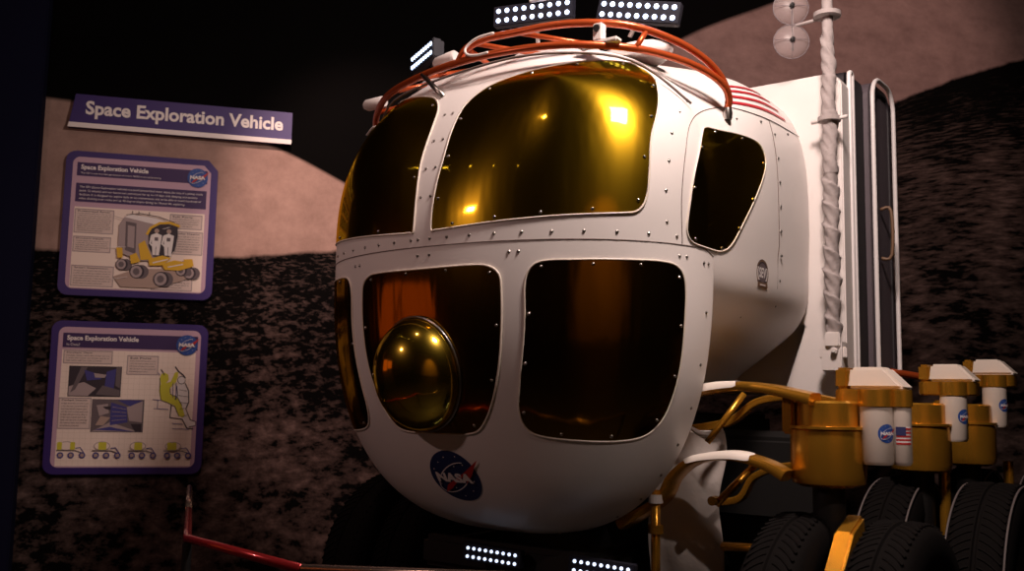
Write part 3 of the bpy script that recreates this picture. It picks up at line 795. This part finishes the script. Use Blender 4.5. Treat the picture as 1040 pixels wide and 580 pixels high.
tube('frame_groove', loop_side(1.265, 2.67, 2.96, 1.80, 3.62, .08), .012, BULKD, rov, 8, True)
tube('door_handle', spline([(1.27, 2.74, 2.88), (1.33, 2.75, 2.87), (1.33, 2.75, 2.60), (1.27, 2.74, 2.58)], 4), .011, BRASS, rov, 8)

# wrapped mast with its fittings
mx_, mb_ = 1.24, 1.94
mast = tube('mast', [(mx_, mb_, z) for z in (1.95, 2.5, 3.2, 3.9, 4.6)], .030, WRAP, rov, 14)
V = []; F = []; nz, nr = 300, 28
for i in range(nz + 1):
    z = 2.06 + (3.78 - 2.06) * i / nz
    for k in range(nr):
        t = 2 * math.pi * k / nr
        ph = (z / .125 * 2 * math.pi + t) % (2 * math.pi) if z < 2.95 else (z / .30 * 2 * math.pi + t) % (2 * math.pi)
        saw = (ph / (2 * math.pi)) ** 2.2
        r_ = (.031 if z > 3.5 else .035) + (.015 if z < 3.3 else .010) * saw + .006 * math.sin(t * 3 + z * 31) * math.sin(z * 47 + t)
        V.append((mx_ + r_ * math.cos(t), mb_ + r_ * math.sin(t), z))
for i in range(nz):
    for k in range(nr): F.append((i * nr + k, i * nr + (k + 1) % nr, (i + 1) * nr + (k + 1) % nr, (i + 1) * nr + k))
mesh('mast_wrap', V, F, WRAP, mast, True)
for z, r_ in ((3.26, .062), (3.86, .075)):
    MB().lathe([(.03, -.012), (r_, -.012), (r_, .012), (.03, .012)], c=(mx_, mb_, z), seg=20).build('mast_collar', WRAP, mast, smooth=30)
tube('collar_pin', [(mx_ - .10, mb_, 3.255), (mx_ + .10, mb_, 3.262)], .011, WHITE2, mast, 8)
m_ = MB(); m_.box((mx_ - .055, mb_ - .04, 1.87), (mx_ + .055, mb_ + .06, 2.03)); m_.box((mx_ - .075, mb_ - .02, 1.94), (mx_ + .075, mb_ + .02, 2.0)); m_.box((mx_ - .03, mb_ - .055, 2.0), (mx_ + .05, mb_ - .03, 2.08))
m_.lathe([(0, -.07), (.018, -.07), (.018, -.03)], c=(mx_ + .02, mb_, 1.98), seg=12, axis=1)
m_.build('mast_bracket', WHITE2, mast, bevel=.006)
tube('cable', spline([(mx_ + .05, mb_ - .03, 1.90), (mx_ + .03, mb_ - .06, 1.80), (mx_ + .09, mb_ - .08, 1.72), (mx_ + .16, mb_ - .10, 1.78)], 6), .004, BLACK, mast, 6)
tube('antenna_arm', [(mx_, mb_, 3.85), (1.10, 1.95, 3.845), (1.035, 1.95, 3.84)], .010, WRAP, mast, 8)
tube('antenna_arm', [(1.035, 1.95, 4.0), (1.035, 1.95, 3.70)], .008, WRAP, mast, 8)
for z in (3.945, 3.745):
    o = MB().lathe([(0, -.035), (.04, -.032), (.075, -.018), (.098, 0), (.100, .004), (.097, .006)], seg=36, axis=1).build('antenna_disc', DISH, mast, smooth=60)
    o.location = (1.035, 1.93, z); o.rotation_euler = (0, 0, R(32))
    w_ = MB()
    for k in range(2): w_.tube([(-.10 * (k == 0), -.03, -.10 * (k == 1)), (0, -.045, 0), (.10 * (k == 0), -.03, .10 * (k == 1))], .0018, 5)
    w_.tube([(.1 * math.cos(t), 0, .1 * math.sin(t)) for t in np.linspace(0, 6.28, 37)[:-1]], .003, 5, closed=True)
    w_.build('disc_wire', PGREY, o)
    MB().lathe([(0, -.06), (.012, -.055), (.016, -.03), (.01, 0), (0, 0)], seg=12, axis=1).build('disc_feed', BLACK, o, smooth=40)

# chassis
ch = MB(); ch.box((-.52, 1.25, .72), (.52, 3.3, 1.12)); ch.box((-.45, 1.2, 1.12), (.45, 3.0, 1.62)); ch.box((-.52, .62, .82), (.52, .72, .98)); ch.box((-.46, .7, .84), (-.36, 1.3, .96)); ch.box((.36, .7, .84), (.46, 1.3, .96)); ch.box((.5, .64, .86), (.98, .70, .93))
ch.build('chassis', DARK, rov, bevel=.03)
tube('chassis_tube', [(.76, .84, .75), (.76, .84, 1.28)], .022, GOLD, rov, 10)
MB().lathe([(.02, -.02), (.036, -.02), (.036, .02), (.02, .02)], c=(.76, .84, 1.10), seg=14).build('tube_clamp', GOLD, rov)
MB().lathe([(.02, -.02), (.034, -.02), (.034, .02), (.02, .02)], c=(.76, .84, 1.24), seg=14).build('tube_clamp', WHITE2, rov)
# cloth cover: a crumpled sheet over the side of the chassis
V = []; F = []; nu, nv = 30, 60
for j in range(nv + 1):
    v = j / nv; z = .70 + v * (1.60 - .70)
    for i in range(nu + 1):
        u = i / nu
        x = .60 + .33 * u + (.02 * math.sin(v * 9)) * u - (.06 * max(v - .8, 0) * 5 * (1 - u))
        y = 1.06 + .02 * math.sin(u * 4 + v * 6) + .014 * math.sin(v * 13 + u * 3) + .005 * math.sin(u * 14 - v * 4) + .13 * u
        zz = z + (.05 * math.sin(u * 6) if v > .95 else 0)
        V.append((x, y, zz))
n1 = len(V)
V += [(x, y + .01, z) for x, y, z in V]
W_ = nu + 1
for j in range(nv):
    for i in range(nu):
        a = j * W_ + i; F.append((a, a + 1, a + W_ + 1, a + W_)); F.append((n1 + a, n1 + a + W_, n1 + a + W_ + 1, n1 + a + 1))
mesh('cloth_cover', V, F, CLOTH, rov, True)

# suspension arms
def arm(pts, w, th, name, m, yb, patch=None):
    """curved bar in the x-z plane, w wide in y, th deep"""
    c = spline(pts, 8); P = [Vector((p[0], p[1])) for p in c]; n = len(P); V = []; F = []
    for i, p in enumerate(P):
        t = (P[min(i + 1, n - 1)] - P[max(i - 1, 0)]).normalized(); nn = Vector((-t.y, t.x))
        k = 1 - .25 * math.sin(math.pi * i / (n - 1)); h = th * k / 2
        for a in range(10):
            q_ = 2 * math.pi * a / 10; ex = lambda v: math.copysign(abs(v) ** .5, v)
            V.append((p.x + nn.x * h * ex(math.sin(q_)), yb + w / 2 * ex(math.cos(q_)), p.y + nn.y * h * ex(math.sin(q_))))
    for i in range(n - 1):
        for a in range(10): F.append((i * 10 + a, (i + 1) * 10 + a, (i + 1) * 10 + (a + 1) % 10, i * 10 + (a + 1) % 10))
    F.append(tuple(range(10))); F.append(tuple((n - 1) * 10 + a for a in range(10)))
    o = mesh(name, V, F, m, rov); bm = bmesh.new(); bm.from_mesh(o.data); bmesh.ops.recalc_face_normals(bm, faces=bm.faces); bm.to_mesh(o.data); bm.free(); smooth_by_angle(o, 50)
    if patch:
        i0, i1 = int(patch[0] * n), int(patch[1] * n); L = []; B = []
        for i in range(i0, i1 + 1):
            p = P[i]; t = (P[min(i + 1, n - 1)] - P[max(i - 1, 0)]).normalized(); nn = Vector((-t.y, t.x)); k = 1 - .25 * math.sin(math.pi * i / (n - 1)); h = th * k / 2
            e = math.sin(math.pi * (i - i0) / (i1 - i0)) ** .35
            hh = (p.x + nn.x * (h + .003), p.y + nn.y * (h + .003))
            L.append((hh[0], yb - w * .50 * e - .002, hh[1] - .01)); B.append((hh[0], yb + w * .42 * e, hh[1]))
            C_ = (p.x - nn.x * h * .55 * e, yb - w / 2 - .003, p.y - nn.y * h * .55 * e); L[-1] = (hh[0], yb - w / 2 * .96 - .002, hh[1] - .004)
            B.append(C_)
        V = []; n3 = len(L)
        for i in range(n3): V += [B[2 * i], L[i], B[2 * i + 1]]
        F = []
        for i in range(n3 - 1): F += [(3 * i, 3 * i + 3, 3 * i + 4, 3 * i + 1), (3 * i + 1, 3 * i + 4, 3 * i + 5, 3 * i + 2)]
        mesh('white_patch', V, F, PATCH, o, True)
    return o
arm([(.62, 1.60), (.76, 1.69), (.88, 1.73), (1.05, 1.765), (1.18, 1.77), (1.32, 1.755), (1.44, 1.73), (1.50, 1.715)], .15, .06, 'suspension_arm', GOLD, .92, (.22, .56))
arm([(.55, 1.10), (.76, 1.23), (.83, 1.34), (.93, 1.42), (1.06, 1.45), (1.18, 1.45), (1.30, 1.42), (1.38, 1.38)], .13, .055, 'suspension_arm', GOLD, .90, (.42, .76))
arm([(.70, 1.55), (.95, 1.60), (1.10, 1.70), (1.30, 1.73), (1.5, 1.70)], .06, .05, 'suspension_arm', GOLD, 1.25)
arm([(.70, 1.20), (.98, 1.22), (1.08, 1.34), (1.25, 1.40), (1.45, 1.38)], .06, .045, 'suspension_arm', GOLD, 1.25)
tube('arm_brace', [(.90, 1.10, 1.50), (1.05, 1.2, 1.74)], .016, GOLD, rov, 10)
tube('arm_brace', [(1.0, .98, 1.22), (1.15, 1.12, 1.42)], .018, GOLD, rov, 10)
MB().lathe([(0, -.025), (.022, -.025), (.022, .025), (0, .025)], c=(1.0, .96, 1.24), seg=14, axis=1).build('arm_pivot', GOLD, rov, smooth=40)
tube('tie_rod', [(1.02, 1.0, 1.03), (1.35, 1.0, 1.05)], .02, GOLD, rov, 8)

# wheel modules
def drum(c, m=GOLD):
    x, y = c
    o = MB().lathe([(0, 1.71), (.125, 1.71), (.137, 1.70), (.137, 1.60), (.150, 1.592), (.162, 1.58), (.162, 1.38), (.155, 1.35), (.12, 1.335), (0, 1.335)], c=(x, y, 0), seg=48).build('steering_drum', m, rov, smooth=35)
    MB().lathe([(.139, -.008), (.170, -.008), (.170, .004), (.139, .004)], c=(x, y, 1.595), seg=48).build('drum_ring', m, o, smooth=35)
    MB().box((x - .175, y - .10, 1.56), (x - .12, y - .02, 1.73)).box((x - .175, y + .04, 1.56), (x - .12, y + .10, 1.72)).build('drum_lug', m, o, bevel=.01)
    MB().lathe([(.06, .70), (.07, .72), (.07, 1.34), (.05, 1.34)], c=(x, y, 0), seg=24).build('steering_column', DARK, o, smooth=35)
    return o
def motor_can(c, z0=0., s_=1., rz=0, flag=True, m=GOLD):
    x, y = c
    e = MB()
    e.prism(rrect(-.17, -.10, .13, .10, .06), 2, 1.69, 1.765)
    o = e.build('motor_mount', m, rov, smooth=30, bevel=.006); o.location = (x, y, z0); o.rotation_euler = (0, 0, R(rz))
    w_ = MB().add([(-.11, -.075, 1.767), (.14, -.075, 1.767), (.14, .08, 1.767), (-.11, .08, 1.767), (-.10, -.06, 1.862), (.045, -.06, 1.862), (.045, .07, 1.862), (-.10, .07, 1.862)],
              [(0, 1, 2, 3), (4, 7, 6, 5), (0, 4, 5, 1), (1, 5, 6, 2), (2, 6, 7, 3), (3, 7, 4, 0)]).build('motor_cover', CANW, o, bevel=.012); 
    MB().box((-.165, -.07, 1.765), (-.105, .07, 1.86)).build('cover_end', m, o, bevel=.012)
    for k, (cx, cy, r_) in enumerate(((.02, -.085, .070), (.118, -.058, .040)) if flag else ((.02, -.085, .070),)):
        MB().lathe([(0, 1.765), (r_ + .006, 1.762), (r_ + .006, 1.69), (0, 1.69)], c=(cx, cy, 0), seg=36).build('canister_cap', m, o, smooth=35)
        cn = MB().lathe([(0, 1.69), (r_, 1.69), (r_, 1.455), (r_ - .008, 1.44), (0, 1.44)], c=(cx, cy, 0), seg=36).build('canister', CANW, o, smooth=35)
        def wrapf(u, v, h, cx=cx, cy=cy, r_=r_, a0=0):
            a = a0 + u / r_; return (cx + (r_ + h + .0005) * math.cos(a), cy + (r_ + h + .0005) * math.sin(a), v)
        if k == 0: nasa(Print(), 0, 1.575, .040, NBLUE2).build('round_logo', cn, lambda u, v, h, w=wrapf: w(u, v, h, a0=R(-38 if flag else -28)), .0003, sub=.01)
        elif flag:
            g = Print(); g.rect(-.032, 1.53, .032, 1.605, NWHT)
            for j in range(5): g.rect(-.032, 1.530 + j * .0155, .032, 1.530 + j * .0155 + .008, NRED)
            g.rect(-.032, 1.568, .008, 1.605, NAVY)
            g.build('flag_print', cn, lambda u, v, h, w=wrapf: w(u, v, h, a0=R(-65)), .0003, sub=.01)
    return o
drum((1.51, 1.05)); motor_can((1.70, 1.15))
drum((1.55, 2.40)); motor_can((1.695, 2.55), z0=.065, rz=0, flag=False)
drum((1.60, 3.30)); motor_can((1.72, 3.50), z0=.13, rz=0, flag=False)

def wheel(x0, x1, y, z, rad=.6, line=False):
    w = x1 - x0; m_ = MB()
    m_.lathe([(rad * .60, .01), (rad * .78, -.012), (rad * .93, -.004), (rad * .985, .022), (rad, .05), (rad + .004, w / 2 - .012), (rad - .008, w / 2 - .006), (rad - .008, w / 2 + .006), (rad + .004, w / 2 + .012), (rad, w - .05), (rad * .985, w - .022), (rad * .93, w + .004), (rad * .78, w + .012), (rad * .60, w - .01), (rad * .60, .01)], seg=96, axis=0)
    o = m_.build('tyre', RUB, rov, smooth=40, loc=(x0, y, z))
    n = 84; g = MB()
    for k in range(n):
        a0 = 2 * math.pi * k / n
        for s_ in (0, 1):
            pts = []
            for t in np.linspace(0, 1, 6):
                xx = (w / 2 - .02 - t * (w / 2 - .045)) if s_ == 0 else (w / 2 + .02 + t * (w / 2 - .045)); a = a0 + .11 * t ** 1.4; rr = rad + .0045 - .006 * t
                pts.append((xx, rr * math.cos(a), rr * math.sin(a)))
            g.tube(pts, .0065, 4)
    g.build('tread_bars', RUB, o)
    MB().lathe([(0, w * .25), (rad * .2, w * .22), (rad * .25, w * .35), (rad * .50, w * .4), (rad * .58, w * .02), (rad * .615, w * .02), (rad * .615, w * .98), (rad * .58, w * .98), (rad * .50, w * .6), (rad * .25, w * .65), (rad * .2, w * .80), (0, w * .82)], seg=48, axis=0).build('rim', HUB, o, smooth=35)
    if line:
        for xx in (.012, w - .012): tube('edge_highlight', [(xx, (rad * .99) * math.cos(t), (rad * .99) * math.sin(t)) for t in np.linspace(0, 6.2832, 97)[:-1]], .006, RUBHI, o, 5, True)  # pale rings stand in for highlights along the tyre's sidewall edges
    return o
ZW = .604
for (a, b, y, ln) in ((1.28, 1.53, 1.02, False), (1.70, 1.95, 1.02, False), (1.30, 1.57, 2.50, True), (1.75, 2.05, 2.50, True), (1.40, 1.66, 3.75, True), (1.84, 2.10, 3.75, True), (-1.55, -1.27, 1.45, False), (-1.14, -.86, 1.45, False)):
    wheel(a, b, y, ZW + (.04 if ln else 0), .64 if ln else .6, line=ln)
for x, y in ((1.615, 1.02), (1.66, 2.5), (1.75, 3.75), (-1.205, 1.45)):
    s_ = 1 if x > 0 else -1
    MB().tube([(x - .20, y, ZW), (x + .20, y, ZW)], .05, 16).build('axle', HUB, rov, smooth=40)
    if y < 2: MB().prism([(y - .10, 1.16), (y + .06, 1.22), (y + .12, .62), (y + .03, .50), (y - .08, .55), (y - .30, .95)], 0, x - .04, x + .04).build('wheel_fork', GOLD, rov, bevel=.012)
    else: MB().lathe([(0, 1.35), (.03, 1.35), (.03, .6), (0, .6)], c=(x, y - .05, 0), seg=24).build('wheel_fork', GOLD, rov, smooth=35)
drum((-1.205, 1.45))
tube('suspension_arm', spline([(-.62, .98, 1.45), (-.9, 1.1, 1.6), (-1.15, 1.4, 1.5)], 6), .035, GOLD, rov, 8)
tube('side_rail', spline([(1.25, 2.9, 1.90), (1.45, 3.1, 1.86), (1.6, 3.3, 1.80)], 4), .022, ORANGE, rov, 8)
MB().box((1.10, 1.9, .9), (1.25, 3.6, 1.05)).build('side_beam', DARK, rov, bevel=.01)
MB().prism([(1.9, 1.06), (2.12, 1.06), (2.12, 1.40), (2.0, 1.55), (1.9, 1.50)], 0, .55, 1.20).build('side_locker', DARK, rov, bevel=.02)

# ------------------------------------------------------------------ barrier rail
A, B, C_, D = Vector((-2.12, 6.66, 1.07)), Vector((-1.385, 4.36, 1.07)), Vector((-.745, 3.66, 1.07)), Vector((1.05, 3.60, 1.05))
br = empty('barrier_rail', 'low metal visitor barrier rail, part tinted as if under red light, in front of the rover', 'railing', (B.x, B.y, 0))
def loc(p): return (p.x - B.x, p.y - B.y, p.z)
mid = A.lerp(B, .55)
tube('rail_bar', [loc(A), loc(mid)], .018, STEEL, br, 12)
rr = tube('rail_bar', [loc(mid), loc(B), loc(C_)], .0185, REDLIT, br, 12); rr['label'] = 'steel rail part with red light put into its colour'
tube('rail_bar', [loc(C_), loc(D)], .018, STEEL, br, 12)
for p in (A, B, C_, D):
    q = loc(p); MB().lathe([(0, 1.05), (.02, 1.05), (.02, .02), (.06, .015), (.06, 0), (0, 0)], c=(q[0], q[1], 0), seg=16).build('post', BLACK, br, smooth=40)

# ------------------------------------------------------------------ lights
def area(name, loc, target, size, power, col, spread=180, sy=None):
    d = bpy.data.lights.new(name, 'AREA'); d.energy = power; d.color = col; d.size = size; d.spread = R(spread)
    if sy: d.shape = 'RECTANGLE'; d.size_y = sy
    o = bpy.data.objects.new(name, d); o.location = loc; COL.objects.link(o)
    o.rotation_euler = (Vector(target) - Vector(loc)).to_track_quat('-Z', 'Y').to_euler(); return o
def spot(name, loc, target, power, col, ang, blend=.6, rad=.05):
    d = bpy.data.lights.new(name, 'SPOT'); d.energy = power; d.color = col; d.spot_size = R(ang); d.spot_blend = blend; d.shadow_soft_size = rad
    o = bpy.data.objects.new(name, d); o.location = loc; COL.objects.link(o)
    o.rotation_euler = (Vector(target) - Vector(loc)).to_track_quat('-Z', 'Y').to_euler(); return o
WARM = (1, .79, .705); PINK = (1, .67, .58)
area('key', (1.09, 3.24, 4.90), (1.0, 5.0, 2.7), .50, 140, WARM)
spot('mural_spot', (-1.0, 4.2, 6.2), (-.95, 7.6, 2.8), 950, PINK, 38)
spot('mural_spot', (4.0, 4.6, 7.0), (2.6, 8.8, 4.6), 330, PINK, 60)
spot('mural_low_spot', (-1.5, 3.0, 6.5), (-1.2, 7.6, .9), 120, PINK, 60)
spot('side_spot', (2.3, 1.2, 4.5), (1.0, 4.6, 1.35), 150, WARM, 26, .8, .03)
area('front_fill', (-3.3, 2.75, 3.55), (-.3, 4.6, 2.4), .13, 17, (1, .64, .58))
spot('back_wall_spot', (2.2, -2.6, 5.0), (2.3, -6.0, 2.9), 650, (1, .60, .22), 95)
# a track of small show lamps and a lit display, both beside the visitors' side; added out of view for the gold film to mirror
tk = empty('lamp_track', 'black track of small show lamps, seen as dots in the gold windshield', 'track light', (-2.4, 3.9, 4.62))
tp = [(-2.95, 4.75, 4.5), (-2.8, 4.25, 4.48), (-2.55, 3.75, 4.48), (-2.2, 3.15, 4.45), (-1.75, 2.55, 4.4)]
tube('track', [(x + 2.4, y - 3.9, .06) for x, y, z in tp], .018, BLACK, tk, 8)
for x, y, z in (tp[0], tp[2], tp[4]): tube('hanger', [(x + 2.4, y - 3.9, .06), (x + 2.4, y - 3.9, 7.5 - 4.62)], .008, BLACK, tk, 6)
DOT = mat('show_lamp_lit', (.9, .8, .7), .4, emit=(1, .85, .6), estr=9)
for x, y, z in tp:
    h = MB().lathe([(0, .05), (.03, .045), (.035, 0), (.033, -.03), (.024, -.03)], seg=16).build('lamp_head', BLACK, tk, smooth=40, loc=(x + 2.4, y - 3.9, z - 4.62 + .02))
    MB().lathe([(0, -.034), (.022, -.03)], seg=12).build('lamp_lens', DOT, h)
dp = empty('lit_display', 'dark kiosk with a glowing orange screen, added out of view for its reflection in the lower gold window', 'display', (-5.2, 4.3, 0))
MB().box((-.15, -1.1, 0), (0, 1.1, 2.6)).build('kiosk_body', BLACK, dp, bevel=.02)
DS = mat('orange_screen', (.3, .06, .01), .4, emit=(1, .22, .03), estr=.42)
pr = Print(); pr.rect(-.95, 1.65, -.08, 2.42, DS); pr.rect(.05, 1.5, .95, 2.5, DS); pr.build('screen', dp, lambda u, v, h: (.003 + h, u, v))
W = bpy.data.worlds.new('world'); S.world = W; W.use_nodes = True
W.node_tree.nodes['Background'].inputs[0].default_value = (.9, .55, .45, 1); W.node_tree.nodes['Background'].inputs[1].default_value = .0012

S.view_settings.view_transform = 'Standard'; S.view_settings.look = 'None'; S.view_settings.gamma = 1; S.view_settings.exposure = 0
S.view_settings.use_curve_mapping = False
